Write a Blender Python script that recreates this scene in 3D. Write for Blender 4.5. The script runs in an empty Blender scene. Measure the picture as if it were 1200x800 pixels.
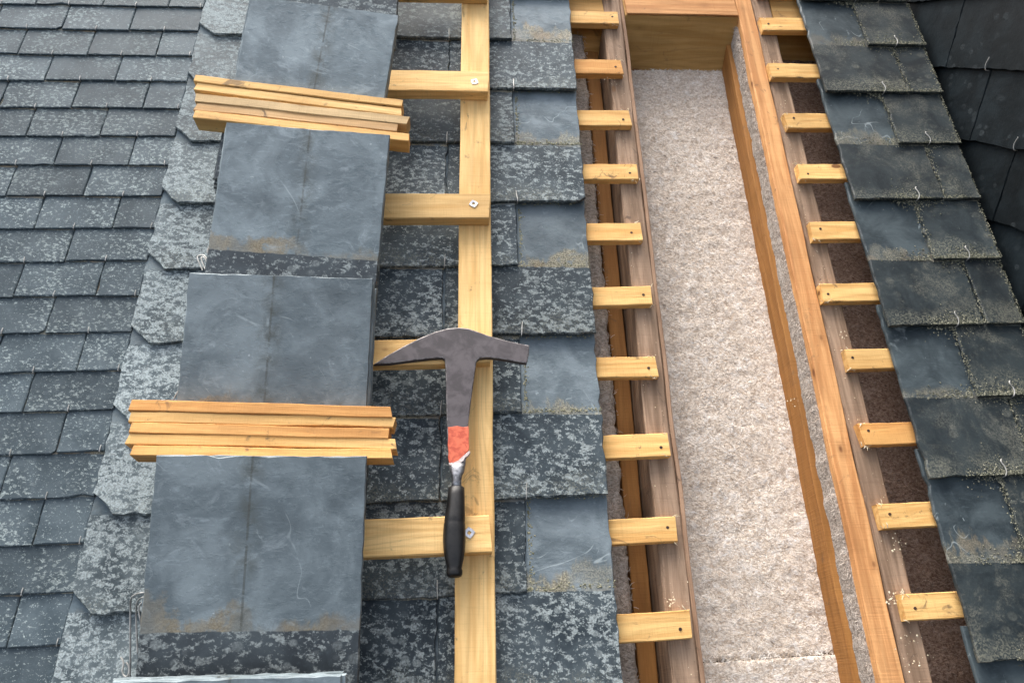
import bpy, bmesh, math, random
import numpy as np
from mathutils import Matrix, Vector, noise as mnoise
random.seed(7)
C = bpy.context.scene
COL = C.collection
# ------------------------------------------------------------------ camera / roof geometry
F = 867.0; H = 1.04; PITCH = math.radians(43.0)
def nrm(a): a = np.array(a, float); return a/np.linalg.norm(a)
EV = nrm([-42, 1820, 867]); EU = nrm([9000, 200, 867])      # courses and up-slope joints, in camera axes
WN = nrm(np.cross(EU, EV));  WN = -WN if WN[2] > 0 else WN
UN = nrm(np.cross(EV, WN));  UN = -UN if UN[0] < 0 else UN
KU, KV = float(EU@UN), float(EU@EV)
def uv(a, b): return (a*KU, b + a*KV)                        # roof (a along courses, b up-slope) -> orthogonal roof metres
def uvw(x, y, w=0.0):
    d = np.array([x-600, 400-y, F]); t = (w-H)/(d@WN); p = t*d
    return float(p@UN), float(p@EV), w
def ab(x, y, w=0.0):
    p = uvw(x, y, w); a = p[0]/KU; return a, p[1]-a*KV
cp, sp_ = math.cos(PITCH), math.sin(PITCH)
R = Matrix(((1, 0, 0), (0, cp, -sp_), (0, sp_, cp))).to_4x4()  # roof (U,V,W) -> world, roof rises towards +Y
def world_dir(c):                                            # camera-axis vector -> world
    return R.to_3x3() @ Vector((float(np.dot(c, UN)), float(np.dot(c, EV)), float(np.dot(c, WN))))
cam = bpy.data.objects.new('camera', bpy.data.cameras.new('camera')); COL.objects.link(cam)
X, Y, Z = world_dir([1, 0, 0]), world_dir([0, 1, 0]), world_dir([0, 0, -1])
M = Matrix((X, Y, Z)).transposed().to_4x4()
M.translation = R @ Vector((0, 0, H))
cam.matrix_world = M
cam.data.sensor_width = 36; cam.data.lens = 36*F/1200; cam.data.clip_start = 0.02; cam.data.clip_end = 500
C.camera = cam
# ------------------------------------------------------------------ light
SUN_EL, SUN_AZ = math.radians(58), math.radians(-25)         # azimuth measured from up-slope (+Y), minus = left
w = bpy.data.worlds.new("World"); C.world = w; w.use_nodes = True
nt = w.node_tree; bg = nt.nodes['Background']
sky = nt.nodes.new('ShaderNodeTexSky'); sky.sky_type = 'NISHITA'; sky.sun_disc = False
sky.sun_elevation = SUN_EL; sky.sun_rotation = SUN_AZ; sky.air_density = 1.0; sky.dust_density = 6.0; sky.ozone_density = 0.6
hs = nt.nodes.new('ShaderNodeHueSaturation'); hs.inputs['Saturation'].default_value = .5   # thin white cloud over the whole sky
nt.links.new(sky.outputs[0], hs.inputs['Color']); nt.links.new(hs.outputs[0], bg.inputs[0]); bg.inputs[1].default_value = 0.15
sl = bpy.data.lights.new('sun', 'SUN'); sl.energy = 1.1; sl.angle = math.radians(40); sl.color = (1, .96, .9)
so = bpy.data.objects.new('sun', sl); COL.objects.link(so)
sd = Vector((math.sin(SUN_AZ)*math.cos(SUN_EL), math.cos(SUN_AZ)*math.cos(SUN_EL), math.sin(SUN_EL)))
so.rotation_euler = sd.to_track_quat('Z', 'Y').to_euler(); so.location = sd*5
C.view_settings.view_transform = 'Standard'; C.view_settings.look = 'None'
C.view_settings.exposure = 1.48; C.view_settings.gamma = 1
C.render.engine = 'CYCLES'
# ------------------------------------------------------------------ node helpers
class NT:
    def __init__(s, name):
        s.m = bpy.data.materials.new(name); s.m.use_nodes = True; s.t = s.m.node_tree
        s.b = s.t.nodes['Principled BSDF']
    def n(s, typ, **k):
        q = s.t.nodes.new(typ)
        for a, v in k.items(): setattr(q, a, v)
        return q
    def lk(s, a, b): s.t.links.new(a, b)
    def setin(s, sock, v):
        if isinstance(v, bpy.types.NodeSocket): s.lk(v, sock)
        elif isinstance(v, (tuple, list)) and len(v) == 3 and sock.type == 'RGBA': sock.default_value = (*v, 1)
        else: sock.default_value = v
    def math(s, op, a, b=0.0, c=None, clamp=False):
        q = s.n('ShaderNodeMath', operation=op, use_clamp=clamp); s.setin(q.inputs[0], a); s.setin(q.inputs[1], b)
        if c is not None: s.setin(q.inputs[2], c)
        return q.outputs[0]
    def mix(s, f, a, b, mode='MIX'):
        q = s.n('ShaderNodeMix', data_type='RGBA', blend_type=mode); q.clamp_factor = True
        s.setin(q.inputs[0], f); s.setin(q.inputs[6], a); s.setin(q.inputs[7], b); return q.outputs[2]
    def ss(s, v, lo, hi):                                     # smoothstep (hi<lo reverses)
        q = s.n('ShaderNodeMapRange', interpolation_type='SMOOTHSTEP'); s.setin(q.inputs[0], v)
        if lo < hi: q.inputs[1].default_value, q.inputs[2].default_value, q.inputs[3].default_value, q.inputs[4].default_value = lo, hi, 0, 1
        else: q.inputs[1].default_value, q.inputs[2].default_value, q.inputs[3].default_value, q.inputs[4].default_value = hi, lo, 1, 0
        return q.outputs[0]
    def coords(s, scale=(1, 1, 1), rot=(0, 0, 0), rnd=True):
        if not hasattr(s, 'obj'):
            s.tc = s.n('ShaderNodeTexCoord'); s.obj = s.tc.outputs['Object']
            s.rand = s.n('ShaderNodeObjectInfo').outputs['Random']
            k = s.n('ShaderNodeCombineXYZ')
            s.lk(s.math('MULTIPLY', s.rand, 37.0), k.inputs[0]); s.lk(s.math('MULTIPLY', s.rand, 61.3), k.inputs[1]); s.lk(s.math('MULTIPLY', s.rand, 13.7), k.inputs[2])
            a = s.n('ShaderNodeVectorMath', operation='ADD'); s.lk(s.obj, a.inputs[0]); s.lk(k.outputs[0], a.inputs[1]); s.robj = a.outputs[0]
        mp = s.n('ShaderNodeMapping'); s.lk(s.robj if rnd else s.obj, mp.inputs[0]); mp.inputs[3].default_value = scale; mp.inputs[2].default_value = rot
        return mp.outputs[0]
    def noise(s, co, scale, detail=4, rough=.55, dist=0.0):
        q = s.n('ShaderNodeTexNoise'); s.lk(co, q.inputs['Vector']); q.inputs['Scale'].default_value = scale
        q.inputs['Detail'].default_value = detail; q.inputs['Roughness'].default_value = rough; q.inputs['Distortion'].default_value = dist
        return q.outputs[0]
    def vor(s, co, scale, feature='F1', rnd=1.0):
        q = s.n('ShaderNodeTexVoronoi', feature=feature); s.lk(co, q.inputs['Vector']); q.inputs['Scale'].default_value = scale
        q.inputs['Randomness'].default_value = rnd; return q.outputs['Distance']
    def bump(s, hgt, strength, dist):
        q = s.n('ShaderNodeBump'); q.inputs['Strength'].default_value = strength; q.inputs['Distance'].default_value = dist
        s.lk(hgt, q.inputs['Height']); s.lk(q.outputs[0], s.b.inputs['Normal'])
    def out(s, col, rough, spec=.5, metal=0.0):
        s.setin(s.b.inputs['Base Color'], col); s.setin(s.b.inputs['Roughness'], rough)
        s.b.inputs['Specular IOR Level'].default_value = spec; s.b.inputs['Metallic'].default_value = metal
        return s.m
def slate_mat(name, gauge, dark, light, lichen_c, thr, lsc, moss=0.0, clean_dark=(.075, .10, .115), clean_light=(.14, .18, .20), joint=False, stain=1.0, spec=.45, silt_w=1.0, dust=0.0):
    t = NT(name); co = t.coords()
    raw = t.n('ShaderNodeSeparateXYZ'); t.lk(t.coords(rnd=False), raw.inputs[0]); x, y = raw.outputs[0], raw.outputs[1]
    cl = t.noise(co, 14, 5, .6, .6); fine = t.noise(co, 160, 6, .7); n1 = t.noise(co, 45, 6, .65, .4)
    base = t.mix(t.ss(cl, .34, .66), dark, light)
    base = t.mix(t.math('MULTIPLY', t.ss(fine, .5, .75), .35), base, tuple(c*1.7 for c in light))
    # lichen: crusty blotches of two sizes, gathered by a large mask
    an = t.coords(scale=(1.0, 1.55, 1.0), rot=(0, 0, .5))
    l1 = t.noise(an, lsc, 5, .62, .3); mask = t.noise(co, 9, 2, .5)
    lm = t.math('ADD', l1, t.math('MULTIPLY', t.math('SUBTRACT', mask, .5), .26))
    grit = t.noise(co, lsc*4.5, 4, .75)
    lm = t.math('ADD', lm, t.math('MULTIPLY', t.math('SUBTRACT', grit, .5), .30))
    lm = t.ss(lm, thr-.005, thr+.085)
    l2 = t.ss(t.noise(co, lsc*2.4, 3, .6), thr+.07, thr+.13)
    spots = t.vor(t.coords(scale=(1, 1.2, 1)), lsc*.55)
    sp3 = t.math('MULTIPLY', t.ss(spots, .30, .20), t.ss(mask, .42, .6))
    l_all = t.math('MAXIMUM', t.math('MAXIMUM', lm, t.math('MULTIPLY', l2, .85)), t.math('MULTIPLY', sp3, .7))
    lc = t.mix(t.ss(grit, .40, .62), tuple(c*.50 for c in lichen_c), lichen_c)
    weath = t.mix(t.math('MULTIPLY', l_all, .85), base, lc)
    if dust > 0:
        dm = t.math('MULTIPLY', t.ss(t.noise(co, 11, 6, .72, .5), .46, .68), t.ss(t.noise(co, 330, 3, .8), .36, .62))
        weath = t.mix(t.math('MULTIPLY', dm, dust), weath, (.19, .19, .155))
    if moss > 0:
        em = t.math('ADD', t.math('MULTIPLY', t.ss(y, gauge*.55, 0.0), .62), t.math('MULTIPLY', t.noise(co, 17, 4, .65), 1.9))
        em = t.math('MULTIPLY', t.ss(em, 1.10, 1.75), t.ss(t.noise(co, 300, 4, .8), .46, .58))
        weath = t.mix(t.math('MULTIPLY', em, moss), weath, (.22, .22, .17))
    # the part that was covered by other slates: cleaner, bluish, silt line at its foot
    clean = t.mix(t.ss(cl, .35, .65), clean_dark, clean_light)
    cfib = t.noise(t.coords(scale=(1, 3, 1), rot=(0, 0, .7)), 60, 6, .7, 1.0)
    clean = t.mix(t.math('MULTIPLY', t.ss(cfib, .5, .78), .4), clean, tuple(c*1.7 for c in clean_light))
    vein = t.math('ABSOLUTE', t.math('SUBTRACT', t.noise(co, 4.5, 3, .55, .55), .5))
    vm = t.math('MULTIPLY', t.ss(vein, .0042, .001), t.ss(t.noise(co, 16, 4, .6), .50, .60))
    clean = t.mix(t.math('MULTIPLY', vm, .5), clean, (.40, .46, .47))
    bl = t.math('MULTIPLY', t.ss(t.noise(t.coords(scale=(1.6, .8, 1)), 34, 6, .72, 1.2), .64, .70), .6)
    clean = t.mix(bl, clean, (.34, .40, .42))
    yy = t.math('SUBTRACT', y, gauge)
    wob = t.math('MULTIPLY', t.math('SUBTRACT', t.noise(t.coords(scale=(1, .35, 1)), 13, 6, .7), .44), .17*silt_w)
    wob = t.math('MULTIPLY', wob, t.math('ADD', .25, t.math('MULTIPLY', t.math('FRACT', t.math('MULTIPLY', t.rand, 23.3)), 1.5)))
    silt = t.math('SUBTRACT', yy, wob)
    fade = t.math('ADD', .45, t.math('MULTIPLY', t.ss(t.noise(t.coords(scale=(1, .5, 1)), 12, 3, .6), .40, .58), .55))
    if joint:                                                 # silt washed up one half of some slates
        half = t.math('MULTIPLY', t.ss(x, .004, -.004), t.math('GREATER_THAN', t.math('FRACT', t.math('MULTIPLY', t.rand, 5.1)), .4))
        silt = t.math('SUBTRACT', silt, t.math('MULTIPLY', half, t.math('MULTIPLY', t.ss(t.noise(co, 18, 5, .65), .36, .66), .032)))
    sm = t.math('MULTIPLY', t.ss(silt, .021*silt_w, (.006 if silt_w == 1 else -.006)*silt_w), t.ss(n1, .30, .48))
    sm = t.math('MULTIPLY', sm, fade)
    sc = t.mix(t.ss(t.noise(co, 420, 3, .7), .42, .6), (.13, .12, .085), (.36, .33, .24))
    sc = t.mix(t.math('MULTIPLY', t.ss(t.noise(co, 11, 2, .5), .5, .62), .6), sc, (.24, .165, .09))
    if joint: sc = t.mix(.6, sc, (.235, .175, .095))
    clean = t.mix(t.math('MULTIPLY', sm, stain*(.9 if joint else .9)), clean, sc)
    if joint:                                                 # water stain under the joint of the slates above
        xo = t.math('SUBTRACT', x, t.math('MULTIPLY', t.math('SUBTRACT', t.math('FRACT', t.math('MULTIPLY', t.rand, 7.3)), .5), .03))
        st_ = t.math('ADD', .25, t.math('MULTIPLY', t.math('FRACT', t.math('MULTIPLY', t.rand, 17.7)), .6))
        side = t.ss(xo, -.0015, .0015); clean = t.mix(t.math('MULTIPLY', side, .16), clean, clean_dark)
        xw = t.math('ABSOLUTE', t.math('ADD', xo, t.math('MULTIPLY', t.math('SUBTRACT', t.noise(co, 20, 3, .6), .5), .025)))
        j1 = t.math('MULTIPLY', t.ss(xw, .024, .0), t.ss(n1, .36, .66))
        clean = t.mix(t.math('MULTIPLY', j1, st_), clean, (.070, .078, .068))
        j2 = t.math('MULTIPLY', t.ss(t.math('ABSOLUTE', xo), .0020, .0008), t.ss(t.noise(co, 40, 4, .6), .36, .48))
        clean = t.mix(t.math('MULTIPLY', j2, .55), clean, (.06, .062, .05))
        pale = t.noise(t.coords(scale=(1, 1.6, 1), rot=(0, 0, .3)), 22, 6, .75, .8)
        clean = t.mix(t.math('MULTIPLY', t.ss(pale, .54, .70), .40), clean, (.38, .44, .46))
        pit = t.math('MULTIPLY', t.ss(t.noise(co, 85, 4, .7), .66, .72), t.ss(cl, .45, .6)); clean = t.mix(t.math('MULTIPLY', pit, .7), clean, (.50, .56, .57))
        clean = t.mix(t.math('MULTIPLY', t.ss(t.noise(co, 8, 4, .6, .4), .52, .68), .45), clean, (.06, .078, .088))
    edge = t.ss(t.math('ADD', yy, t.math('MULTIPLY', t.math('SUBTRACT', n1, .5), .006)), -.0006, .0012)
    col = t.mix(edge, weath, clean)
    v = t.math('ADD', .80, t.math('MULTIPLY', t.rand, .42))
    col = t.mix(1.0, col, t.math_col(v), 'MULTIPLY')
    hgt = t.math('ADD', t.math('MULTIPLY', n1, .8), t.math('MULTIPLY', l_all, .25))
    hgt = t.math('ADD', hgt, t.math('MULTIPLY', fine, .3))
    t.bump(hgt, .38 if joint else .6, .0014)
    rg = t.mix(l_all, t.math_col(t.math('ADD', .42, t.math('MULTIPLY', fine, .25))), (.85, .85, .85))
    return t.out(col, rg, spec)
def math_col(s, v):
    k = s.n('ShaderNodeCombineColor'); [s.lk(v, k.inputs[i]) for i in range(3)]; return k.outputs[0]
NT.math_col = math_col
def wood_mat(name, a, b, knot=(.20, .09, .03), rough=.75, dirt=.3, grain=70, kn=.5, dirtc=(.10, .07, .045)):
    t = NT(name)
    # local X runs along the board; broad growth-ring figure plus fine pores
    wobble = t.noise(t.coords(scale=(1.2, 6, 6)), 3.0, 3, .5)
    g1 = t.noise(t.coords(scale=(1.0, 16, 16)), grain/14., 5, .65, .35)
    g2 = t.noise(t.coords(scale=(1.0, 30, 30)), 20, 5, .7, .1)
    wv = t.math('SINE', t.math('MULTIPLY', t.noise(t.coords(scale=(.8, 9, 9)), 1.6, 2, .5, .3), grain))
    col = t.mix(t.ss(g1, .35, .65), a, b)
    col = t.mix(t.math('MULTIPLY', t.ss(wv, .1, 1.0), .28), col, tuple(c*.62 for c in a))
    col = t.mix(t.math('MULTIPLY', t.ss(g2, .5, .8), .30), col, tuple(c*.5 for c in a))
    kd = t.vor(t.coords(scale=(1, 1.9, 1.9)), 9.0)
    km = t.math('MULTIPLY', t.ss(kd, .10, .04), kn*2)
    col = t.mix(t.math('MULTIPLY', t.ss(kd, .22, .05), kn*.6), col, tuple(c*.62 for c in a))
    col = t.mix(km, col, knot)
    d = t.math('MULTIPLY', t.ss(t.noise(t.coords(scale=(1, 1.3, 1.3)), 26, 5, .7, .8), .60, .70), dirt*1.6)
    col = t.mix(d, col, dirtc)
    d2 = t.math('MULTIPLY', t.ss(t.noise(t.coords(scale=(.6, 1, 1)), 7, 3, .6), .45, .70), dirt)
    col = t.mix(d2, col, tuple(.55*c+.3*e for c, e in zip(a, dirtc)))
    v = t.math('ADD', .86, t.math('MULTIPLY', t.rand, .26)); col = t.mix(1.0, col, t.math_col(v), 'MULTIPLY')
    saw = t.noise(t.coords(scale=(14, .6, .6)), 30, 2, .6)
    col = t.mix(t.math('MULTIPLY', t.ss(saw, .55, .75), .16), col, tuple(c*.6 for c in a))
    t.bump(t.math('ADD', t.math('ADD', t.math('MULTIPLY', g2, .6), g1), t.math('MULTIPLY', saw, .5)), .7, .0013)
    return t.out(col, rough, .3)
def fibre_mat(name, a, b, c, speck=(.08, .06, .05)):
    t = NT(name); co = t.coords()
    n = t.noise(t.coords(scale=(1, 1.3, 1), rot=(0, 0, .6)), 190, 5, .7, .7); big = t.noise(co, 11, 4, .6, .5); m = t.noise(co, 60, 6, .75, .9)
    col = t.mix(t.ss(n, .38, .62), a, b); col = t.mix(t.math('MULTIPLY', t.ss(m, .50, .66), .55), col, c)
    col = t.mix(t.math('MULTIPLY', t.ss(big, .48, .70), .28), col, tuple(.78*k for k in a))
    for ang, th in ((-.4, .66), (.9, .67), (2.2, .66)):          # single fibres, pale and dark, lying every way
        st = t.noise(t.coords(scale=(1, 4.5, 1), rot=(0, 0, ang)), 150, 2, .5, .5)
        col = t.mix(t.math('MULTIPLY', t.ss(st, th, th+.05), .75), col, tuple(min(.96, q*1.1) for q in c))
        col = t.mix(t.math('MULTIPLY', t.ss(st, 1-th, .95-th), .55), col, tuple(.50*k for k in a))
    rare = t.noise(t.coords(scale=(1, 2.2, 1), rot=(0, 0, 1.3)), 48, 2, .5, .3)
    col = t.mix(t.math('MULTIPLY', t.ss(rare, .735, .765), .85), col, speck)
    t.bump(t.math('ADD', n, t.math('MULTIPLY', m, 1.3)), .85, .0032)
    return t.out(col, .95, .1)
def plain_mat(name, a, b, scale, rough=.5, metal=0., spec=.5, bump=.0004, lo=.4, hi=.6):
    t = NT(name); n = t.noise(t.coords(), scale, 5, .65, .4)
    t.bump(n, .5, bump); return t.out(t.mix(t.ss(n, lo, hi), a, b), rough, spec, metal)
G = .1277; GL = .0629; LS = .305; TS = .0062; INC = (TS+.0010)/G
LG = .125                                                    # weathered length of the loose slates
m_mid = slate_mat('slate_old', G, (.026, .036, .044), (.060, .077, .087), (.37, .42, .42), .524, 84, moss=.4, spec=.12, clean_dark=(.095, .120, .135), clean_light=(.18, .218, .238))
m_edge = slate_mat('slate_lichen_crusted', G, (.045, .06, .068), (.10, .125, .135), (.36, .415, .42), .480, 84, moss=.25, spec=.12, stain=.15)
m_left = slate_mat('slate_small', GL, (.042, .058, .068), (.074, .096, .108), (.36, .42, .415), .560, 165, spec=.10)
m_right = slate_mat('slate_dark_mossy', G, (.011, .017, .021), (.032, .043, .047), (.12, .13, .115), .66, 60, moss=.65, dust=.7, stain=.6,
                    clean_dark=(.028, .040, .047), clean_light=(.075, .098, .108), spec=.35)
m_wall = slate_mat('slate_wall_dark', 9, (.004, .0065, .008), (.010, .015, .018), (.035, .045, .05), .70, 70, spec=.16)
m_loose = slate_mat('slate_reclaimed', LG, (.030, .038, .044), (.062, .078, .086), (.36, .40, .39), .535, 68, moss=.2,
                    clean_dark=(.118, .150, .164), clean_light=(.225, .272, .288), joint=True, spec=.4, silt_w=.6)
m_pine = wood_mat('new_pine', (.72, .43, .155), (.86, .58, .25), dirt=.36, kn=.7)
m_lath = wood_mat('lath_pine', (.66, .36, .115), (.82, .52, .20), dirt=.42, grain=50, kn=.5)
m_lathor = wood_mat('lath_orange', (.62, .29, .085), (.80, .44, .15), dirt=.4, grain=50, kn=.8, knot=(.30, .11, .03))
m_lathmid = wood_mat('lath_brownish', (.50, .30, .13), (.64, .42, .21), dirt=.5, grain=50, kn=.6)
m_lathold = wood_mat('lath_aged', (.40, .265, .12), (.55, .39, .20), dirt=.5, grain=50)
m_batten = wood_mat('batten_pine', (.70, .38, .12), (.88, .57, .22), dirt=.46, kn=.9)
m_orange = wood_mat('douglas_timber', (.50, .225, .08), (.72, .38, .155), dirt=.26, knot=(.20, .08, .03), grain=60, kn=.8)
m_rafter = wood_mat('old_rafter', (.21, .135, .085), (.38, .26, .175), dirt=.45, kn=.3, dirtc=(.09, .06, .045))
m_lining = wood_mat('red_brown_lining', (.32, .19, .115), (.44, .28, .18), dirt=.5)
m_brown = wood_mat('brown_timber', (.27, .115, .028), (.34, .155, .042), dirt=.25, kn=.5)
m_trim = wood_mat('trimmer_face', (.36, .20, .06), (.46, .28, .10), dirt=.3, kn=.8)
m_wool = fibre_mat('wood_fibre_insulation', (.47, .37, .285), (.82, .72, .61), (.95, .91, .86))
m_fluff = fibre_mat('grey_insulation', (.22, .18, .145), (.43, .37, .315), (.58, .52, .46))
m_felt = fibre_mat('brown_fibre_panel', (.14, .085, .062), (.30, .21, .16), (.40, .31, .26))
m_tuft = plain_mat('fibre_tuft', (.52, .42, .32), (.90, .86, .80), 60, .9)
m_tuftg = plain_mat('fibre_tuft_grey', (.38, .31, .25), (.60, .53, .46), 60, .9)
m_hook = plain_mat('hook_wire', (.28, .28, .26), (.50, .49, .46), 90, .45, .35)
m_screw = plain_mat('zinc_screw', (.5, .5, .52), (.7, .7, .72), 200, .3, .8)
m_nail = plain_mat('rusty_nail', (.035, .02, .015), (.08, .04, .025), 200, .7, .3)
m_steel = plain_mat('forged_steel', (.062, .054, .056), (.105, .092, .095), 35, .55, .35, bump=.0006)
m_worn = plain_mat('worn_steel_edge', (.07, .062, .062), (.20, .185, .18), 110, .45, .6)
m_bright = plain_mat('bright_steel', (.16, .16, .165), (.42, .42, .43), 90, .4, .8)
m_tape = plain_mat('orange_tape', (.50, .075, .035), (.70, .15, .07), 130, .6)
m_tapee = plain_mat('tape_torn_edge', (.55, .45, .42), (.7, .62, .58), 200, .8)
m_grip = plain_mat('black_rubber', (.007, .0068, .0065), (.015, .014, .013), 60, .42, 0, .4)
m_moss = plain_mat('moss_crumb', (.13, .13, .075), (.36, .34, .23), 240, .95, lo=.42, hi=.58)
m_mossd = plain_mat('moss_dark', (.08, .085, .055), (.30, .29, .215), 240, .95, lo=.42, hi=.6)
m_chip = plain_mat('wood_chip', (.70, .58, .38), (.82, .74, .55), 90, .9)
m_deck = plain_mat('dark_boarding', (.02, .015, .012), (.05, .035, .025), 20, .9)
# ------------------------------------------------------------------ object helpers
def link(name, me, mat, parent=None, loc=(0, 0, 0), rotz=0.0):
    o = bpy.data.objects.new(name, me); COL.objects.link(o)
    if me is not None and mat is not None and not me.materials:
        for q in (mat if isinstance(mat, (list, tuple)) else [mat]): me.materials.append(q)
    L = Matrix.Translation(loc) @ Matrix.Rotation(rotz, 4, 'Z')
    if parent is None: o.matrix_world = R @ L
    else: o.parent = parent; o.matrix_local = L
    return o
def tag(o, label=None, cat=None, group=None, kind=None):
    for k, v in (('label', label), ('category', cat), ('group', group), ('kind', kind)):
        if v: o[k] = v
    return o
def thing(name, label, cat, loc=(0, 0, 0), group=None, rotz=0.0):
    o = link(name, None, None, None, loc, rotz); o.empty_display_size = .05
    return tag(o, label, cat, group)
def mesh(name, verts, faces, smooth=False):
    me = bpy.data.meshes.new(name); me.from_pydata([tuple(v) for v in verts], [], faces); me.update()
    if smooth: me.polygons.foreach_set('use_smooth', [True]*len(me.polygons))
    return me
def slab_mesh(name, pts, t, zfun, jit=.0008, seg=.014, seed=None, inset=.0011):
    """closed plate from an outline (CCW, local x,y): uneven hewn rim; zfun(x,y) is the underside height"""
    rng = random.Random(seed if seed is not None else random.random())
    out = []
    for i, (p, q) in enumerate(zip(pts, pts[1:]+pts[:1])):
        d = math.dist(p, q); n = max(1, int(d/seg)); nx, ny = -(q[1]-p[1])/d, (q[0]-p[0])/d
        for k in range(n):
            f = k/n; j = rng.gauss(0, jit) if k else rng.uniform(-1, 1)*jit*.6
            if rng.random() < .035 and k: j += rng.uniform(.0, .003)
            out.append((p[0]+(q[0]-p[0])*f+nx*j, p[1]+(q[1]-p[1])*f+ny*j))
    n = len(out); V = []; cx = sum(p[0] for p in out)/n; cy = sum(p[1] for p in out)/n
    nr = []
    for i in range(n):
        a, b = out[i-1], out[(i+1) % n]; d = math.dist(a, b) or 1; nr.append((-(b[1]-a[1])/d, (b[0]-a[0])/d))
    for i, (x, y) in enumerate(out): V.append((x, y, zfun(x, y)))
    for i, (x, y) in enumerate(out): V.append((x, y, zfun(x, y)+t*.62))
    for i, (x, y) in enumerate(out):
        s = inset*rng.uniform(.5, 2.0); V.append((x+nr[i][0]*s, y+nr[i][1]*s, zfun(x, y)+t))
    Fc = [list(range(n))[::-1], [2*n+i for i in range(n)]]
    for r in (0, 1):
        for i in range(n):
            j = (i+1) % n; Fc.append([r*n+i, r*n+j, (r+1)*n+j, (r+1)*n+i])
    return mesh(name, V, Fc)
def tube(path, r, n=6, taper=None):
    V, Fc = [], []; P = [Vector(p) for p in path]
    for i, p in enumerate(P):
        d = (P[min(i+1, len(P)-1)]-P[max(i-1, 0)]).normalized()
        s = d.cross(Vector((0, 0, 1))); s = s if s.length > 1e-3 else d.cross(Vector((1, 0, 0))); s.normalize(); u = s.cross(d)
        rr = r*(taper(i/(len(P)-1)) if taper else 1)
        for k in range(n):
            a = 2*math.pi*k/n; V.append(p+(s*math.cos(a)+u*math.sin(a))*rr)
    for i in range(len(P)-1):
        for k in range(n):
            l = (k+1) % n; Fc.append([i*n+k, i*n+l, (i+1)*n+l, (i+1)*n+k])
    Fc += [list(range(n))[::-1], [(len(P)-1)*n+k for k in range(n)]]
    return V, Fc
def smooth_path(P, it=2):
    P = [Vector(p) for p in P]
    for _ in range(it):
        Q = [P[0]]
        for a, b in zip(P, P[1:]): Q += [a*.75+b*.25, a*.25+b*.75]
        P = Q+[P[-1]]
    return P
def board(name, a, b, width, z0, z1, mat, parent, jit=.0006, ch=.0012, seg=.03, endjit=.002, seed=0, bow=0.0):
    """timber from a to b (roof U,V), faces z0..z1; local X along its length"""
    rng = random.Random(seed*7.13+a[0]*31+a[1]*17)
    L = math.dist(a, b); ang = math.atan2(b[1]-a[1], b[0]-a[0]); n = max(2, int(L/seg)); h = z1-z0; wd = width/2
    prof = [(-wd, ch), (-wd, h-ch), (-wd+ch, h), (wd-ch, h), (wd, h-ch), (wd, ch), (wd-ch, 0), (-wd+ch, 0)]
    V, Fc = [], []; m = 8; off = rng.random()*100
    e0 = [rng.uniform(-endjit, endjit) for _ in range(4)]
    for i in range(n+1):
        f = i/n; xx = f*L
        jy = (mnoise.noise(Vector((xx*9, off, 0))))*jit*2+bow*math.sin(f*math.pi); jz = mnoise.noise(Vector((xx*9, off, 5)))*jit*1.5
        for k, (yy, zz) in enumerate(prof):
            ex = (e0[0]+e0[1]*yy/wd) if i == 0 else ((e0[2]+e0[3]*yy/wd) if i == n else 0)
            ex += rng.uniform(-.0006, .0006) if i in (0, n) else 0
            c = ch*rng.uniform(-.5, .5)
            V.append((xx+ex, yy+jy+(c*.4), zz+jz*(1 if zz > h/2 else 0)+(c*.3 if zz > h/2 else 0)))
    for i in range(n):
        for k in range(m):
            l = (k+1) % m; Fc.append([i*m+k, (i+1)*m+k, (i+1)*m+l, i*m+l])
    Fc += [list(range(m)), [n*m+k for k in range(m)][::-1]]
    me = mesh(name, V, Fc)
    o = link(name, me, mat, parent, (a[0], a[1], z0), ang); return o
def in_parent(p, par_loc): return (p[0]-par_loc[0], p[1]-par_loc[1], p[2]-par_loc[2])
def crumbs(name, pts, mat, parent, rmin, rmax, flat=.6):
    V, Fc = [], []
    base = [(1, 0, 0), (0, 1, 0), (-1, 0, 0), (0, -1, 0), (0, 0, 1), (0, 0, -.6)]
    fs = [(0, 1, 4), (1, 2, 4), (2, 3, 4), (3, 0, 4), (1, 0, 5), (2, 1, 5), (3, 2, 5), (0, 3, 5)]
    for p in pts:
        r = rmin+(rmax-rmin)*random.random()**2; k = len(V); th = random.random()*6.28; c, s = math.cos(th), math.sin(th)
        for (x, y, z) in base:
            j = random.uniform(.6, 1.3)*r; V.append((p[0]+(x*c-y*s)*j, p[1]+(x*s+y*c)*j, p[2]+z*j*flat))
        Fc += [[k+i for i in f] for f in fs]
    o = link(name, mesh(name, V, Fc), mat, parent); tag(o, kind='stuff'); return o
def strands(name, pts, mat, parent, lmin, lmax, r=.00025, up=.5, direction=None):
    V, Fc = [], []
    for p in pts:
        L = random.uniform(lmin, lmax); th = random.random()*6.28 if direction is None else direction+random.gauss(0, .7)
        d = Vector((math.cos(th), math.sin(th), random.uniform(0, up))); c = Vector((-d.y, d.x, 0))*random.uniform(-.6, .6)
        q0 = Vector(p); q1 = q0+d*L*.5+c*L*.3; q2 = q0+d*L+c*L*.1-Vector((0, 0, up*L*.35))
        s = Vector((-d.y, d.x, 0)).normalized()*r*random.uniform(.6, 1.8); k = len(V)
        up_ = Vector((0, 0, r*1.5))
        for q, f in ((q0, 1), (q1, .9), (q2, .3)): V += [q-s*f, q+s*f, q+up_*f]
        for a in (0, 3):
            for e in range(3):
                g = (e+1) % 3; Fc.append([k+a+e, k+a+g, k+a+3+g, k+a+3+e])
    o = link(name, mesh(name, V, Fc), mat, parent); tag(o, kind='stuff'); return o
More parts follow.
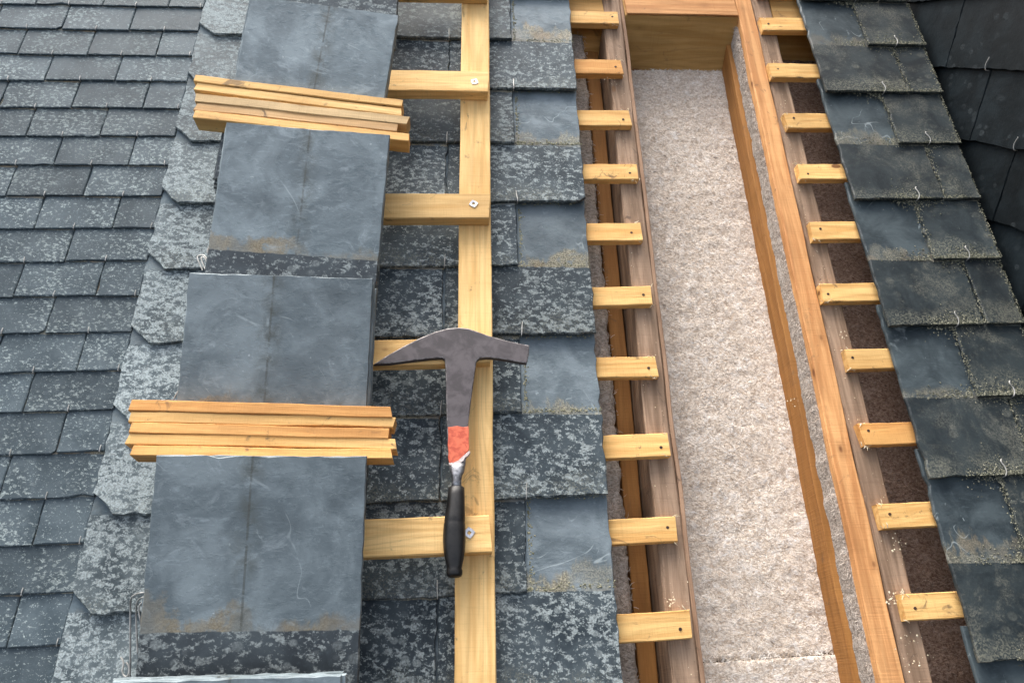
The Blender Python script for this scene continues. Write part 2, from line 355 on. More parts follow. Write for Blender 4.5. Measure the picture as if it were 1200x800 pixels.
# ------------------------------------------------------------------ deck below everything
def rect(name, a0, a1, b0, b1, z0, z1, mat, parent=None):
    q = [uv(a0, b0), uv(a1, b0), uv(a1, b1), uv(a0, b1)]
    V = [(x, y, z0) for x, y in q]+[(x, y, z1) for x, y in q]
    Fc = [[3, 2, 1, 0], [4, 5, 6, 7], [0, 1, 5, 4], [1, 2, 6, 5], [2, 3, 7, 6], [3, 0, 4, 7]]
    return link(name, mesh(name, V, Fc), mat, parent)
tag(rect('attic_floor', -1.8, 1.3, -.35, 1.6, -.30, -.27, m_deck), kind='structure')
B0 = .1205
# ------------------------------------------------------------------ slate roofs
SLW = -.0205                                                 # top of the tiling battens; slate tails come up to w = 0
hook_small = mesh('hook', *tube([(0, -.0012, -.003), (0, -.0012, .0008), (0, .0020, .0016), (0, .0085, .0012)], .0007, 5))
hook_small.materials.append(m_hook)
hook_mid = mesh('hook', *tube([(0, -.0018, -.006), (0, -.0018, .0010), (.0002, .003, .0020), (-.0002, .012, .0016), (.0001, .0215, .0010)], .00085, 5))
hook_mid.materials.append(m_hook)
hook_s = mesh('hook', *tube(smooth_path([(0, -.0022, -.007), (0, -.0022, .0014), (.0025, .004, .0028), (.0022, .012, .0025), (-.0012, .018, .0022), (-.0015, .022, .0016), (.0006, .0245, .001)]), .00095, 6))
hook_s.materials.append(m_hook)
def slate(parent, a0, a1, b, L, g, t, mat, base, hook=None, hook_a=None, clip=0.0, clip_r=0.0, gap=.0012, jit=.0008, name='slate', sk=True, tw=.0007):
    """roof slate whose tail lies at b; local origin at the middle of its tail"""
    ac = (a0+a1)/2; inc = (t+.0010)/g; x0, y0 = uv(ac, b); w2 = (a1-a0)/2*KU-gap; k = KV/KU
    P = [(-w2, -w2*k), (w2, w2*k), (w2, w2*k+L), (-w2, -w2*k+L)]
    if clip: P = [(-w2+clip, (-w2+clip)*k), P[1], P[2], P[3], (-w2, -w2*k+clip)]
    q1, q2 = random.uniform(-tw, tw), random.uniform(-tw, tw)
    z = lambda x, y: inc*(L-y)+q1*x/w2+q2*(1-y/L)
    if not clip and random.random() < .12:                    # a broken corner
        c = random.uniform(.004, .011); P = [P[0], (w2-c, (w2-c)*k), (w2, w2*k+c*.8), P[2], P[3]]
    jy = random.uniform(-.0012, .0012)
    o = link(name, slab_mesh(name, P, t, z, jit=jit), mat, parent, (x0, y0+jy, base))
    if hook is not None:
        ha = 0 if hook_a is None else (hook_a-ac)
        h = link('hook', hook, None, o, (ha*KU+random.uniform(-.001, .001), ha*KV, z(0, 0)+t), random.uniform(-.12, .12))
    return o
# small-slate roof on the left
left = thing('slate_roof', 'roof slope of small grey slates with lichen specks beyond the clipped verge slates', 'roof', (0, 0, 0))
TL = .0030; LLn = .150; incL = (TL+.001)/GL
lb0 = .0877
for r in range(-5, 24):
    b = lb0+.06265*r
    j0 = -.4915+(.0595 if r % 2 else 0)*-1
    a1 = -.486
    edges = [a1]; a = -.4965 if r % 2 else -.552
    a = {0: -.5515, 1: -.491}[r % 2]
    js = [a-.1195*k for k in range(0, 10)]
    js = [j for j in js if j < a1-.02]
    prev = a1
    for j in js:
        slate(left, j, prev, b, LLn, GL, TL, m_left, -incL*LLn-TL-.0025, hook_small, (j+.05975) if abs(prev-j) < .1 else None, jit=.0003, gap=.0008, tw=.0002)
        prev = j
# main roof between verge and opening
mid = thing('slate_roof', 'roof slope of large lichen blotched slates under the slate piles and timber ladder', 'roof', (0, 0, 0))
AJ, BJ, EDGE, VERGE = .105, -.016, .2262, -.489
for k in range(-3, 11):
    b = B0+.1277*k; A = (k % 2 == 0)
    if A:
        sl_ = [(VERGE, -.385, 1), (-.385, -.140, 0), (-.140, AJ, 0)]
    else:
        sl_ = [(VERGE, -.262, 1), (-.262, BJ, 0), (BJ, EDGE, 0)]
    for (a0, a1, c) in sl_:
        vis = a1 > -.2
        slate(mid, a0, a1, b, LS, G, TS, m_edge if c else m_mid, SLW, hook_mid if a0 > -.3 else None, clip=.032 if c else 0, jit=.0011 if c else .0009)
# right-hand roof between opening and wall
right = thing('slate_roof', 'roof slope of dark mossy slates between the opening and the slate hung wall', 'roof', (0, 0, 0))
RE, RV = .7150, .958
for k in range(-3, 11):
    b = B0+.0025+.1277*k; A = (k % 2 == 0)
    js = [(.832, RV, .893)] if A else [(RE, .888, .835), (.888, RV, None)]
    for (a0, a1, ha) in js:
        slate(right, a0, a1, b, LS, G, TS, m_right, SLW, hook_s if ha else None, ha, jit=.0008, gap=.0016, tw=.0012)
# moss crumbs in joints and along tails
def top_w(b_off, L=LS): return SLW+INC*(L-b_off)+TS
pts = []
for k in range(-2, 10):
    b = B0+.1277*k
    def add(n, a0, a1, b0, b1, f=None):
        for _ in range(n):
            a = random.uniform(a0, a1); bb = random.uniform(b0, b1); off = (bb-b) % .1277
            x, y = uv(a, bb); pts.append((x, y, top_w(off)+.0002))
    if k % 2 == 0:
        n = random.choice([120, 200, 320])
        for _ in range(n):                                    # silt line and joint beside the missing half slates
            a = random.uniform(AJ, EDGE); bb = b+abs(random.gauss(0, .004)); x, y = uv(a, bb); pts.append((x, y, SLW+INC*(LS-.1277)+TS+.0003))
        for _ in range(170):
            a = AJ+.003+abs(random.gauss(0, .003)); bb = b+random.random()*.12; x, y = uv(a, bb); pts.append((x, y, SLW+INC*(LS-.1277-(bb-b))+TS+.0003))
    for _ in range(70):
        a = (BJ if k % 2 else AJ)+random.gauss(0, .0015); bb = b+random.random()*.127; x, y = uv(a, bb); pts.append((x, y, SLW+INC*(LS-.1277-(bb-b))+TS*.8))
    for _ in range(130):
        a = random.uniform(-.14, .225); bb = b-abs(random.gauss(0, .0022)); x, y = uv(a, bb); pts.append((x, y, top_w(.1277)-.0008))
crumbs('moss', pts, m_moss, mid, .0005, .0019)
pts = []
for k in range(-2, 10):
    b = B0+.0025+.1277*k; j = .832 if k % 2 == 0 else .888
    for _ in range(650):                                     # drifts round each joint foot and hook
        ja = .888 if k % 2 == 0 else .832
        a = ja+random.gauss(0, .026); bb = b+random.choice([-1, 1, 1])*abs(random.gauss(0, .011))*random.random()*1.6
        if a < RE+.01 or a > RV: continue
        x, y = uv(a, bb)
        z = top_w(bb-b) if bb > b else top_w(.1277+(bb-b)*1.0)
        pts.append((x, y, z+.0002))
    for _ in range(420):
        bb = b+random.random()*.127; a = j+random.gauss(0, .0035) if random.random() < .5 else RV-abs(random.gauss(0, .004))
        x, y = uv(a, bb); pts.append((x, y, top_w(bb-b)+.0003))
    for _ in range(300):
        a = random.uniform(.83, RV); bb = b+abs(random.gauss(0, .004)); x, y = uv(a, bb); pts.append((x, y, top_w(bb-b)+.0002))
    if k % 2 == 0:
        for _ in range(260):
            a = random.uniform(RE, .83); a = .83-(.83-a)*random.random(); bb = b+abs(random.gauss(0, .010)); x, y = uv(a, bb); pts.append((x, y, SLW+INC*(LS-.1277-(bb-b))+TS+.0002))
crumbs('moss', pts, m_mossd, right, .0005, .0019)
pts = []
for k in range(-2, 10):
    b = B0+.1277*k
    for _ in range(150):
        a = random.uniform(VERGE+.01, -.3); bb = b-abs(random.gauss(0, .0016)); x, y = uv(a, bb); pts.append((x, y, top_w(.1277)-.001))
crumbs('moss', pts, m_mossd, mid, .0004, .0014)
# ------------------------------------------------------------------ slate hung wall (vertical, faces left)
wall = thing('slate_hung_wall', 'near black slate hung wall rising from the mossy slates at upper right', 'wall', (0, 0, 0))
UWALL = .9595*KU
# wall frame: local x = world Y (horizontal), local y = world Z, local z = -world X, expressed in roof axes
Yr, Zr = Vector((0, cp, -sp_)), Vector((0, sp_, cp))
MW = Matrix((Yr, Zr, Vector((-1, 0, 0)))).transposed().to_4x4()
def wall_pt(px, py):
    d = np.array([px-600, 400-py, F]); du, dv, dw = d@UN, d@EV, d@WN; t = (UWALL+.03)/du; p = Vector((0, t*dv, H+t*dw)); return p.dot(Yr), p.dot(Zr)
yj1, z1 = wall_pt(1118, 80); yj2, z2 = wall_pt(1146, 168); yj3, z3 = wall_pt(1182, 262)
gz = (z1-z3)/2
hk = mesh('hook', *tube(smooth_path([(0, -.002, -.006), (0, -.002, .0015), (.002, .005, .0025), (.0015, .012, .0022), (-.0015, .018, .002), (-.002, .021, .0015)]), .0008, 6)); hk.materials.append(m_hook)
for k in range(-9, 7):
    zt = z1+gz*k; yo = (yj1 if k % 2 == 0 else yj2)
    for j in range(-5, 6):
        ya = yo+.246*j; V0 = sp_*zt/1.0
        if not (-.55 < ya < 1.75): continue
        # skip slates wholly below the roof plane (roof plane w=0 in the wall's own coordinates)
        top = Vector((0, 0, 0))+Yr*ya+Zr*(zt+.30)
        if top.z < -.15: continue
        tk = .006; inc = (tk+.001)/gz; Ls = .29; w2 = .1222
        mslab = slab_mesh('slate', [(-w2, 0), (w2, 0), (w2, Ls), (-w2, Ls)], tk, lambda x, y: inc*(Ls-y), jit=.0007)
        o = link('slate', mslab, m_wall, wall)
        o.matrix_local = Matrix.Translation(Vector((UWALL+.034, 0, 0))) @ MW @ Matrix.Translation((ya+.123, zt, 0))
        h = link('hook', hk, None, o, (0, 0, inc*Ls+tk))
q = [(-.7, -1.2), (2.0, -1.2), (2.0, 2.4), (-.7, 2.4)]
V = [(x, y, -.02) for x, y in q]+[(x, y, -.0005) for x, y in q]
bb_ = link('backing', mesh('backing', V, [[3, 2, 1, 0], [4, 5, 6, 7], [0, 1, 5, 4], [1, 2, 6, 5], [2, 3, 7, 6], [3, 0, 4, 7]]), m_deck, wall)
bb_.matrix_local = Matrix.Translation(Vector((UWALL+.034, 0, 0))) @ MW
# ------------------------------------------------------------------ roof timbers in the opening
frame = thing('roof_frame', 'exposed rafters, trimmer and sawn tiling battens around the opened strip of roof', 'roof frame', (0, 0, 0))
WT = -.0362                                                  # tops of rafters; battens sit on them
def along(a, b0, b1): return uv(a, b0), uv(a, b1)
def rafter(x0, x1, y, z1, z0, mat, name='rafter', b0=-.35, b1=1.6, seed=0, **k):
    a0 = ab(x0, y, z1)[0]; a1 = ab(x1, y, z1)[0]; p, q = along((a0+a1)/2, b0, b1)
    return board(name, p, q, (a1-a0)*KU, z0, z1, mat, frame, seed=seed, seg=.02, **k), a0, a1
r1, ra0, ra1 = rafter(753, 781, 460, WT, -.21, m_rafter, seed=1, jit=.0012, ch=.003)
rafter(781.3, 786, 460, WT-.001, -.2, m_lining, 'side_lining', seed=2, jit=.001)
r2, oa0, oa1 = rafter(958, 982, 450, WT+.004, -.21, m_orange, seed=3, jit=.001, ch=.002)
r3, ga0, ga1 = rafter(983, 1010, 450, WT, -.21, m_rafter, seed=4, jit=.0014, ch=.003)
tb = ab(800, 19, WT+.002)[1]; PL = .66
def tend(w): return tb-(WT-w)*PL-.003                         # where things at height w meet the trimmer
b_brl = -.11
r4, ba0, ba1 = rafter(946, 976, 525, -.080, -.22, m_brown, 'noggin_strip', b1=tend(-.080), seed=5)
r5, da0, da1 = rafter(722, 741, 480, -.095, -.22, m_brown, 'noggin_strip', b1=tend(-.095), seed=6)
# trimmer across the three bays
for (a0, a1, mt, s) in ((.02, ra0-.001, m_trim, 1), (ra1+.006, oa0-.001, m_trim, 2), (ga1+.001, .95, m_trim, 3)):
    p, q = uv(a0, tb+.045), uv(a1, tb+.045); o = board('trimmer', p, q, .09, -.22, WT+.001, mt, frame, seed=s, seg=.02)
    for v in o.data.vertices: v.co.y -= (WT+.001+.22-v.co.z)*PL      # its faces stand nearly plumb, not square to the slope
    if s == 2:
        p, q = uv(a0+.001, tb+.047), uv(a1-.001, tb+.047); board('trimmer_cap', p, q, .0925, WT+.0015, WT+.006, m_orange, frame, seed=9)
# tiling battens: (x of the sawn end, y top edge)
TB = SLW-.001; BT = .0145
LE = [(724, 14), (728, 70), (737, 129), (747, 192), (750, 261), (763, 335), (769, 417), (783, 507), (791, 605), (808, 714)]
RL = [(891, 20), (901, 74), (919, 132), (934, 192), (949, 260), (960, 332), (989, 409), (1006, 496), (1028, 590), (1056, 696)]
nail = mesh('nail', [(math.cos(i)*.0027, math.sin(i)*.0025, 0) for i in range(6)]+[(math.cos(i)*.0023, math.sin(i)*.0022, .0006) for i in range(6)],
            [[6, 7, 8, 9, 10, 11]]+[[i, (i+1) % 6, (i+1) % 6+6, i+6] for i in range(6)]); nail.materials.append(m_nail)
splint = []
def batten(a0, a1, bt, seed, nails):
    wd = random.uniform(.0345, .0385); p, q = uv(a0, bt-wd/2), uv(a1, bt-wd/2)
    o = board('batten', p, q, wd, TB-BT, TB, m_lathor if random.random() < .22 else (m_lath if random.random() < .3 else m_batten), frame, seed=seed, jit=.0007, endjit=.0015, seg=.012)
    for na in nails:
        link('nail', nail, None, o, ((na-a0)*KU, random.uniform(-.006, .006), BT), 0)
    return o
for i, (x, y) in enumerate(LE):
    a, b = ab(x, y, TB); batten(-.46, a, b, i, [a-random.uniform(.010, .018)])
    sx, sy = uv(a, b); splint += [(sx+random.uniform(-.012, .001), sy+random.choice([.0, -.036]), TB-random.uniform(0, .004)) for _ in range(6)]
for i, (x, y) in enumerate(RL):
    a, b = ab(x, y, TB); batten(a, .95, b, i+20, [a+random.uniform(.010, .018)])
    sx, sy = uv(a, b); splint += [(sx+random.uniform(-.002, .010), sy+random.choice([.0, -.036]), TB-random.uniform(0, .004)) for _ in range(10)]
for bb in (-.05, -.177, 1.345, 1.472): batten(-.46, ra1-.02, bb, bb, []); batten(ga0+.01, .95, bb, bb+3, [])
strands('splinters', splint, m_chip, frame, .003, .009, .0005, .8)
pts = []
for (x, y, n, s) in ((893, 30, 20, 3), (843, 10, 10, 4), (786, 703, 18, 3), (1072, 778, 14, 9), (1066, 748, 9, 8), (1052, 640, 14, 5), (930, 470, 8, 3), (1045, 700, 24, 5), (713, 95, 14, 4), (985, 395, 10, 4)):
    for _ in range(n):
        p = uvw(x+random.gauss(0, s), y+random.gauss(0, s), WT+.003); pts.append((p[0], p[1], WT+.004+random.random()*.002))
crumbs('wood_chips', pts, m_chip, frame, .0005, .0019, .5)
pts = []
for _ in range(260):
    b = random.uniform(-.1, 1.25); a = random.uniform(ga0, ga1) if random.random() < .6 else random.uniform(ra0, ra1); x, y = uv(a, b); pts.append((x, y, WT+.001))
crumbs('sawdust', pts, m_chip, frame, .0004, .0011, .5)
# ------------------------------------------------------------------ insulation
def fuzzy(name, a0, a1, b0, b1, ztop, zbot, mat, label, cat, tuft, amp=.004, res=.006, edge=.006, tufts=2500, ragged=1.0, tl=(.004, .010)):
    x0, y0 = uv((a0+a1)/2, b0); t = thing(name, label, cat, (x0, y0, zbot))
    wd = (a1-a0)*KU; L = b1-b0; nx, ny = max(3, int(wd/res)), int(L/res); V, Fc = [], []
    def hz(x, y): return amp*.55*(mnoise.fractal(Vector((x*60, y*60, ztop*9)), .8, 2.1, 4)) + amp*.7*mnoise.noise(Vector((x*9, y*6, 3)))
    for j in range(ny+1):
        y = L*j/ny
        for i in range(nx+1):
            f = i/nx; x = (f-.5)*wd; e = 0
            if i in (0, nx): e = edge*(mnoise.noise(Vector((y*30, a0*9+i, 0)))+.5*mnoise.noise(Vector((y*110, 2, i))))*ragged
            rnd_ = -.004 if i in (0, nx) else 0
            V.append((x+e, y+x*KV/KU+(edge*.4*mnoise.noise(Vector((x*60, 7, j))) if j in (0, ny) else 0), ztop-zbot+hz(x+x0, y+y0)+rnd_))
    W_ = nx+1
    for j in range(ny):
        for i in range(nx): Fc.append([j*W_+i, j*W_+i+1, (j+1)*W_+i+1, (j+1)*W_+i])
    rim = [i for i in range(nx+1)]+[j*W_+nx for j in range(1, ny+1)]+[ny*W_+i for i in range(nx-1, -1, -1)]+[j*W_ for j in range(ny-1, 0, -1)]
    k0 = len(V)
    for r in rim: V.append((V[r][0]*.995, V[r][1], 0))
    n = len(rim)
    for i in range(n):
        j = (i+1) % n; Fc.append([rim[i], k0+i, k0+j, rim[j]])
    Fc.append([k0+i for i in range(n)])
    link('batt', mesh('batt', V, Fc, True), mat, t)
    pts = []
    for _ in range(tufts):
        vi = random.randrange((ny+1)*W_) if random.random() < .66 else random.choice(rim); v = V[vi]
        pts.append((v[0]+random.uniform(-res, res)*.5, v[1]+random.uniform(-res, res)*.5, v[2]-.0006))
    strands('tufts', pts, tuft, t, *tl, .00032, .45)
    return t
batR = ab(944, 525, -.125)[0]; batL = ra1-.012
seam = ab(860, 773, -.125)[1]
fuzzy('insulation_batt', batL, batR, seam+.0015, tend(-.125), -.125, -.20, m_wool, 'long pinkish beige wood fibre insulation batt between the two rafters', 'insulation', m_tuft, tufts=17000, ragged=1.3, edge=.008)
fuzzy('insulation_batt', batL, batR, -.35, seam-.0015, -.122, -.20, m_wool, 'end piece of beige insulation below the seam at the bottom of the opening', 'insulation', m_tuft, tufts=1500)
fa = oa0-.0045; fb = oa0+.004
fuzzy('insulation_strip', fa, fb, -.35, tend(-.048)-.004, -.048, -.0835, m_fluff, 'narrow grey fluffy insulation strip squeezed against the orange rafter', 'insulation', m_tuftg, tufts=3600, edge=.003, res=.004, tl=(.004, .009), amp=.003)
lf = ab(721, 480, -.062)[0]; la = .10
fuzzy('insulation_strip', la, lf, -.35, tend(-.075), -.062, -.21, m_fluff, 'grey brown insulation strip showing between old slates and left rafter', 'insulation', m_tuftg, tufts=2500, edge=.006, res=.006)
fuzzy('insulation_strip', da1+.001, ra0-.001, -.35, tend(-.165), -.165, -.21, m_fluff, 'scraps of insulation deep in the dark gap beside the left rafter', 'insulation', m_tuftg, tufts=700, edge=.002, res=.004)
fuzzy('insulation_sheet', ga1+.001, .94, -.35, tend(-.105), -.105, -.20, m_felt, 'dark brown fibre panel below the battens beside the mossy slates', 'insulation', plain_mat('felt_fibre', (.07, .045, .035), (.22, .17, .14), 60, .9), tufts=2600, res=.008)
# ------------------------------------------------------------------ timber roof ladder
lad = thing('roof_ladder', 'pale pine roof ladder lying on the slates with cross rungs screwed on top', 'ladder', (*uv(.03, .0), .002))
LZ = (0, 0, 0)
lx, ly = uv(.03, .0)
s0, s1, r1z = .0025, .030, .052
aL, aR = ab(536.5, 400, s1)[0], ab(577, 400, s1)[0]
p, q = uv((aL+aR)/2, -.30), uv((aL+aR)/2, 1.55)
board('stile', (p[0]-lx, p[1]-ly), (q[0]-lx, q[1]-ly), (aR-aL)*KU, s0-.002, s1-.002, m_pine, lad, seed=11, jit=.0007, ch=.0015)
scr = []
n = 8
sv = [(math.cos(i*math.pi/4)*(.0082 if i % 2 else .0066), math.sin(i*math.pi/4)*(.0082 if i % 2 else .0066), 0) for i in range(8)]
sv2 = [(x*.9, y*.9, .0012) for x, y, z in sv]; sv3 = [(x*.38, y*.38, .0010) for x, y, z in sv]; sv4 = [(x*.30, y*.30, -.0006) for x, y, z in sv]
fc = []
for r_ in range(3): fc += [[r_*8+i, r_*8+(i+1) % 8, (r_+1)*8+(i+1) % 8, (r_+1)*8+i] for i in range(8)]
scm = mesh('screw', sv+sv2+sv3+sv4, fc+[[24+i for i in range(8)]]); scm.materials.append(m_screw)
for i, (yt, yb, xr, xs, ys) in enumerate(((83, 107, 573, 556, 96), (226, 255, 574, 555, 239), (396, 425, 574, 556, 410), (604, 648, 575, 550, 624), (None,)*5, (None,)*5)):
    if yt is None:
        bt = (1.245 if i == 4 else -.065); b0_, b1_ = bt-.045, bt; ar = .056; sa, sb = .035, bt-.022
    else:
        b1_ = ab(540, yt, r1z)[1]; b0_ = ab(540, yb, r1z)[1]; ar = ab(xr, yt, r1z)[0]; sa, sb = ab(xs, ys, r1z)
    bc = (b0_+b1_)/2; p, q = uv(-.345, bc), uv(ar, bc+.0)
    o = board('rung', (p[0]-lx, p[1]-ly), (q[0]-lx, q[1]-ly), b1_-b0_, s1-.0017, r1z-.002, m_pine, lad, seed=20+i, jit=.0008, ch=.0016)
    x, y = uv(sa, sb); c, s = math.cos(-o.rotation_euler.z), math.sin(-o.rotation_euler.z); dx, dy = x-p[0], y-p[1]
    h = link('screw', scm, None, o, (dx*c-dy*s, dx*s+dy*c, r1z-s1-.0003), random.random())
# ------------------------------------------------------------------ piles of reclaimed slates
PILES = [  # head-left px, head-right px (measured at the top slate), name of the place
    ((320, -152), (474, -140), 'at the top edge of the photo'),
    ((295, -6), (467, 17), 'above the upper lath bundle'),
    ((265, 142), (457, 157), 'under the upper lath bundle'),
    ((222, 318), (437, 325), 'just above the lower lath bundle'),
    ((183, 532), (430, 533), 'below the lower lath bundle'),
    ((140, 797), (400, 789), 'at the bottom edge of the photo')]
LL = .325; TT = .0053; NP = 7; HW, TWD = .149, .098
TOPL = ['pale worn slate whose stained foot shows at the top of the photograph',
        'large blue grey slate above the upper bundle of laths',
        'blue grey slate with brown stain directly below the upper bundle of laths',
        'reused slate directly above the lower bundle of laths beside the hammer head',
        'large scratched slate with sandy line directly below the lower bundle of laths',
        'slate just showing its pale upper edge at the bottom of the photograph']
slope = (HW-TWD)/.203
for i, (pl, pr, where) in enumerate(PILES):
    for j in range(NP):
        k = NP-1-j                                            # j=0 top
        hw = HW-(TT+.0003)*j
        PL, PR = uvw(*pl, HW), uvw(*pr, HW)
        ang = math.atan2(PR[1]-PL[1], PR[0]-PL[0]); wdt = math.dist(PL[:2], PR[:2])
        w2 = (wdt if j == 0 else .2455)/2
        cx, cy = (PL[0]+PR[0])/2, (PL[1]+PR[1])/2
        if j: 
            cx += random.uniform(-.004, .0015)-.0009*j+(.0035*random.uniform(0, j/2) if i == 3 else 0); cy -= random.uniform(-.004, .004); ang += random.uniform(-.008, .008)
        L = LL+random.uniform(-.003, .003)
        me = slab_mesh('loose_slate', [(-w2, 0), (w2, 0), (w2, L), (-w2, L)], TT, lambda x, y: 0, jit=.00045, inset=.0009)
        o = link('loose_slate', me, m_loose)
        Mx = Matrix.Translation((cx, cy, hw-TT)) @ Matrix.Rotation(ang, 4, 'Z') @ Matrix.Rotation(math.atan(slope)+random.uniform(-.0006, .0006), 4, 'X') @ Matrix.Translation((0, -L, 0))
        o.matrix_world = R @ Mx
        tag(o, TOPL[i] if j == 0 else 'edge of the %s slate down in the pile %s' % (['', 'second', 'third', 'fourth', 'fifth', 'sixth', 'seventh'][j], where),
            'slate', 'reclaimed slates, pile %s' % where)
# ------------------------------------------------------------------ lath bundles
def bundle(rows, lw, label, grp, mats, tilt_end=0, z0=.070, z1=.118):
    for i, ((xl, yl), (xr, yr), wpx) in enumerate(rows):
        zt = z1+[0, -.0022, .0004, -.0014, .0001][i]; wpx -= .0013
        a = uvw(xl, yl, zt); b = uvw(xr, yr, zt); th = wpx
        p = Vector((a[0], a[1])); q = Vector((b[0], b[1])); L = (q-p).length
        ln = link('timber_lath', None, None) if False else None
        o = board('timber_lath', (p.x, p.y), (q.x, q.y), th, z0, zt, mats[i], None, seed=40+i+yl, jit=.0007, ch=.0009, endjit=.002, seg=.010, bow=random.uniform(-.0012, .0012))
        tag(o, label[i], 'lath', grp)
ROWS1 = [((229, 91), (472, 121)), ((229, 101), (470, 131.5)), ((229, 114), (477, 141)), ((229, 124.5), (467, 149.5)), ((228, 133.5), (479, 161))]
def ctr(rows, z1, wids): return [(a, b, w_) for (a, b), w_ in zip(rows, wids)]
bundle(ctr(ROWS1, .118, [.0150, .0165, .0175, .0165, .0165]), 0,
       ['topmost lath on edge of the upper bundle, yellow pine', 'second lath from the top of the upper bundle, yellow pine', 'weathered brown middle lath of the upper bundle',
        'second lath from the bottom of the upper bundle, rough and brownish', 'bottom lath of the upper bundle sticking out furthest at right'],
       'laths in the upper bundle across the slate piles', [m_lath, m_pine, m_lathold, m_lathmid, m_lath], z0=.091, z1=.120)
ROWS2 = [((152, 474), (457, 482.5)), ((151, 488), (461, 494.5)), ((151, 501), (456, 508)), ((151, 514), (462, 520)), ((156, 527), (460, 531.5))]
bundle(ctr(ROWS2, .128, [.0160, .0152, .0150, .0152, .0140]), 0,
       ['topmost lath of the lower bundle with smooth sawn face', 'second lath from the top of the lower bundle, palest yellow', 'middle lath of the lower bundle ending short at right',
        'second lath from the bottom of the lower bundle, longest at right', 'bottom lath of the lower bundle, ending short at left'],
       'laths in the lower bundle across the slate piles', [m_lathor, m_lath, m_lathor, m_lath, m_lathor], z0=.097, z1=.127)
# ------------------------------------------------------------------ slater's hammer
HZ = .0535
ox, oy, _ = uvw(540, 410, HZ)
ham = thing('slaters_hammer', 'slater hammer with rusty grey forged head, orange tape and black grip resting on the ladder', 'hammer', (ox, oy, HZ))
def hp(x, y, z=.008): p = uvw(x, y, HZ+z); return (p[0]-ox, p[1]-oy)
def plate(name, pix, z0, z1, mat, bevel=.0012, zf=None):
    P = [hp(x, y, (z0+z1)/2) for x, y in pix]; bm = bmesh.new()
    f = bm.faces.new([bm.verts.new((x, y, z0)) for x, y in P]); bm.normal_update()
    if f.normal.z > 0: f.normal_flip()
    g = bmesh.ops.extrude_face_region(bm, geom=[f]); vs = [v for v in g['geom'] if isinstance(v, bmesh.types.BMVert)]
    bmesh.ops.translate(bm, verts=vs, vec=(0, 0, z1-z0)); bmesh.ops.recalc_face_normals(bm, faces=bm.faces)
    ed = [e for e in bm.edges if len(e.link_faces) == 2 and e.calc_face_angle(0) > .5 and abs(e.verts[0].co.z-e.verts[1].co.z) < 1e-6]
    bmesh.ops.bevel(bm, geom=ed, offset=bevel, segments=2, affect='EDGES', profile=.6)
    if isinstance(mat, tuple):
        for f in bm.faces:
            if .15 < f.normal.z < .97: f.material_index = 1
    me = bpy.data.meshes.new(name); bm.to_mesh(me); bm.free(); return link(name, me, mat, ham)
head = [(438, 428), (455, 417), (474, 406.5), (492, 397.5), (510, 390), (524, 386.3), (538, 385), (549, 386.2), (560, 390), (574, 395), (592, 400), (608, 403.5), (620, 406), (619.5, 416), (617, 427),
        (602, 424.5), (585, 421.5), (570, 420), (562, 420.8), (558.5, 424), (557, 433), (554, 455), (551, 478), (548.5, 500), (547, 522), (545.5, 544), (544, 549), (528, 549), (526, 544), (524.5, 520), (523.5, 500), (523, 478), (522.5, 450), (522, 430), (521, 422.5), (518, 420.5), (505, 421), (480, 424), (458, 427)]
plate('head', head, 0, .009, (m_steel, m_worn), .0016)
tape = [(524.8, 501.5), (530, 501), (536, 500), (543, 501.5), (549, 500.5), (549.6, 508), (549.2, 516), (549.8, 524), (549, 529), (544, 534), (541, 537), (537, 541), (532, 543), (526.5, 543.5), (525, 536), (525.6, 530), (524.6, 522), (525.4, 512)]
plate('tape', tape, -.0006, .0097, m_tape, .0008)
tb_pts = [(549.9, 529), (551, 531), (549, 534), (545, 537), (543, 541), (538, 544), (533, 546), (527, 546), (525.5, 543.5), (532, 542.5), (537, 540.3), (541, 536.5), (544.5, 533.5)]
plate('torn_tape_edge', tb_pts, .0002, .0100, m_tapee, .0004)
def ring_loft(name, secs, mat, n=20):
    V, Fc = [], []
    for (x, y, wpx, hgt, zc) in secs:
        c = hp(x, y, zc); r = math.dist(hp(x-wpx/2, y, zc), hp(x+wpx/2, y, zc))/2
        for k in range(n):
            th = 2*math.pi*k/n; ce, se = math.cos(th), math.sin(th)
            V.append((c[0]+r*abs(ce)**.85*(1 if ce > 0 else -1), c[1], zc+hgt/2*abs(se)**.85*(1 if se > 0 else -1)))
    for i in range(len(secs)-1):
        for k in range(n): l = (k+1) % n; Fc.append([i*n+k, (i+1)*n+k, (i+1)*n+l, i*n+l])
    Fc += [list(range(n)), [(len(secs)-1)*n+k for k in range(n)][::-1]]
    me = mesh(name, V, Fc, True); bmm = bmesh.new(); bmm.from_mesh(me); bmesh.ops.recalc_face_normals(bmm, faces=bmm.faces); bmm.to_mesh(me); bmm.free()
    return link(name, me, mat, ham)
ring_loft('ferrule', [(536, 543, 18, .010, .0055), (535.5, 548, 18.5, .012, .006), (535.5, 553, 17, .013, .0065), (535.2, 557, 13, .012, .007), (535, 563, 11.5, .011, .0075), (535, 573, 12, .012, .008)], m_bright)
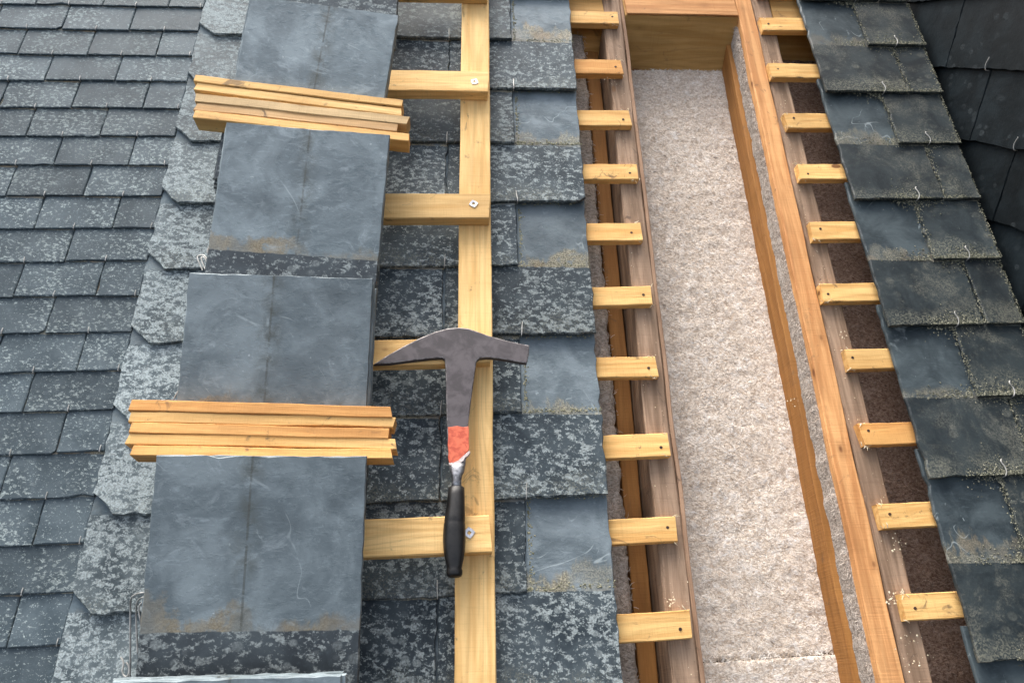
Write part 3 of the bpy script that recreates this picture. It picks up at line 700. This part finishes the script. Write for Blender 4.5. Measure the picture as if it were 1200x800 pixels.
grip = [(535, 570, 15, .014, .008), (535, 571.5, 18.5, .018, .008), (534.5, 580, 20, .020, .009), (534, 592, 21.5, .022, .010), (533.3, 604, 23.5, .024, .011), (532.8, 610, 24.6, .025, .011), (532.7, 612, 24.0, .0243, .011), (532.6, 614, 25.2, .0255, .011),
        (532.4, 624, 26.4, .026, .011), (532.3, 634, 26.6, .026, .0108), (532.3, 645, 25.2, .025, .0105), (532.4, 655, 22, .023, .010), (532.5, 663, 18.4, .020, .0095), (532.6, 666, 17.2, .0185, .0095), (532.6, 668, 18.8, .020, .0095), (532.6, 672, 18.8, .019, .0095), (532.6, 675, 16.5, .016, .0095), (532.6, 676.2, 11, .010, .0095)]
ring_loft('grip', grip, m_grip, 28)
# ------------------------------------------------------------------ bent wire slate hooks
def wire(pix, w0, w1, r, label, grp):
    P = []
    for i, (x, y) in enumerate(pix):
        f = i/(len(pix)-1); P.append(uvw(x, y, w0+(w1-w0)*f))
    o0 = P[0]; P = smooth_path([(p[0]-o0[0], p[1]-o0[1], p[2]-o0[2]) for p in P]); V, Fc = tube(P, r, 7)
    o = link('slate_hook', mesh('slate_hook', V, Fc, True), m_hook, None, o0); tag(o, label, 'hook', grp)
c8 = lambda L: [(x/4, 600+y/4) for x, y in L]
g1 = 'loose wire slate hooks beside the lowest slate pile'
wire(c8([(720, 372), (680, 375), (640, 380), (614, 398), (610, 440), (610, 600), (610, 760), (606, 800)]), .110, .02, .0011, 'longest wire hook left of the lowest slate pile, reaching lowest', g1)
wire(c8([(710, 392), (680, 395), (650, 405), (638, 435), (638, 520), (645, 660)]), .108, .055, .0011, 'wire hook nested just inside the longest one at the lowest pile', g1)
wire(c8([(710, 413), (680, 415), (655, 430), (648, 460), (660, 510), (664, 545)]), .106, .085, .0011, 'short inner wire hook curling at the lowest slate pile', g1)
wire(c8([(712, 436), (685, 440), (670, 458), (674, 485), (690, 500)]), .104, .095, .0010, 'smallest innermost wire hook at the lowest slate pile', g1)
wire(c8([(566, 678), (582, 705), (570, 745), (585, 772), (602, 765), (607, 725), (592, 702)]), .012, .014, .0011, 'curled hook end lying on the slate at bottom left', g1)
g2 = 'loose wire slate hooks between the upper piles'
c7 = lambda L: [(200+x/4, 200+y/4) for x, y in L]
wire(c7([(222, 270), (205, 300), (185, 345), (168, 380), (180, 392), (215, 385)]), .085, .080, .0011, 'wire hook slanting down beside the brown stained slate', g2)
wire(c7([(150, 468), (132, 430), (122, 402), (140, 394), (162, 398), (180, 435), (192, 468)]), .075, .075, .0011, 'outer U shaped wire hook left of the third pile', g2)
wire(c7([(164, 466), (150, 435), (140, 408), (155, 402), (168, 425), (180, 466)]), .077, .077, .0010, 'inner U shaped wire hook left of the third pile', g2)
wire([(203.5, 468), (207, 461), (211, 455), (214, 449)], .075, .085, .0011, 'tip of a wire hook poking out above the lower lath bundle', 'single wire hooks')
print('objects', len(bpy.data.objects))
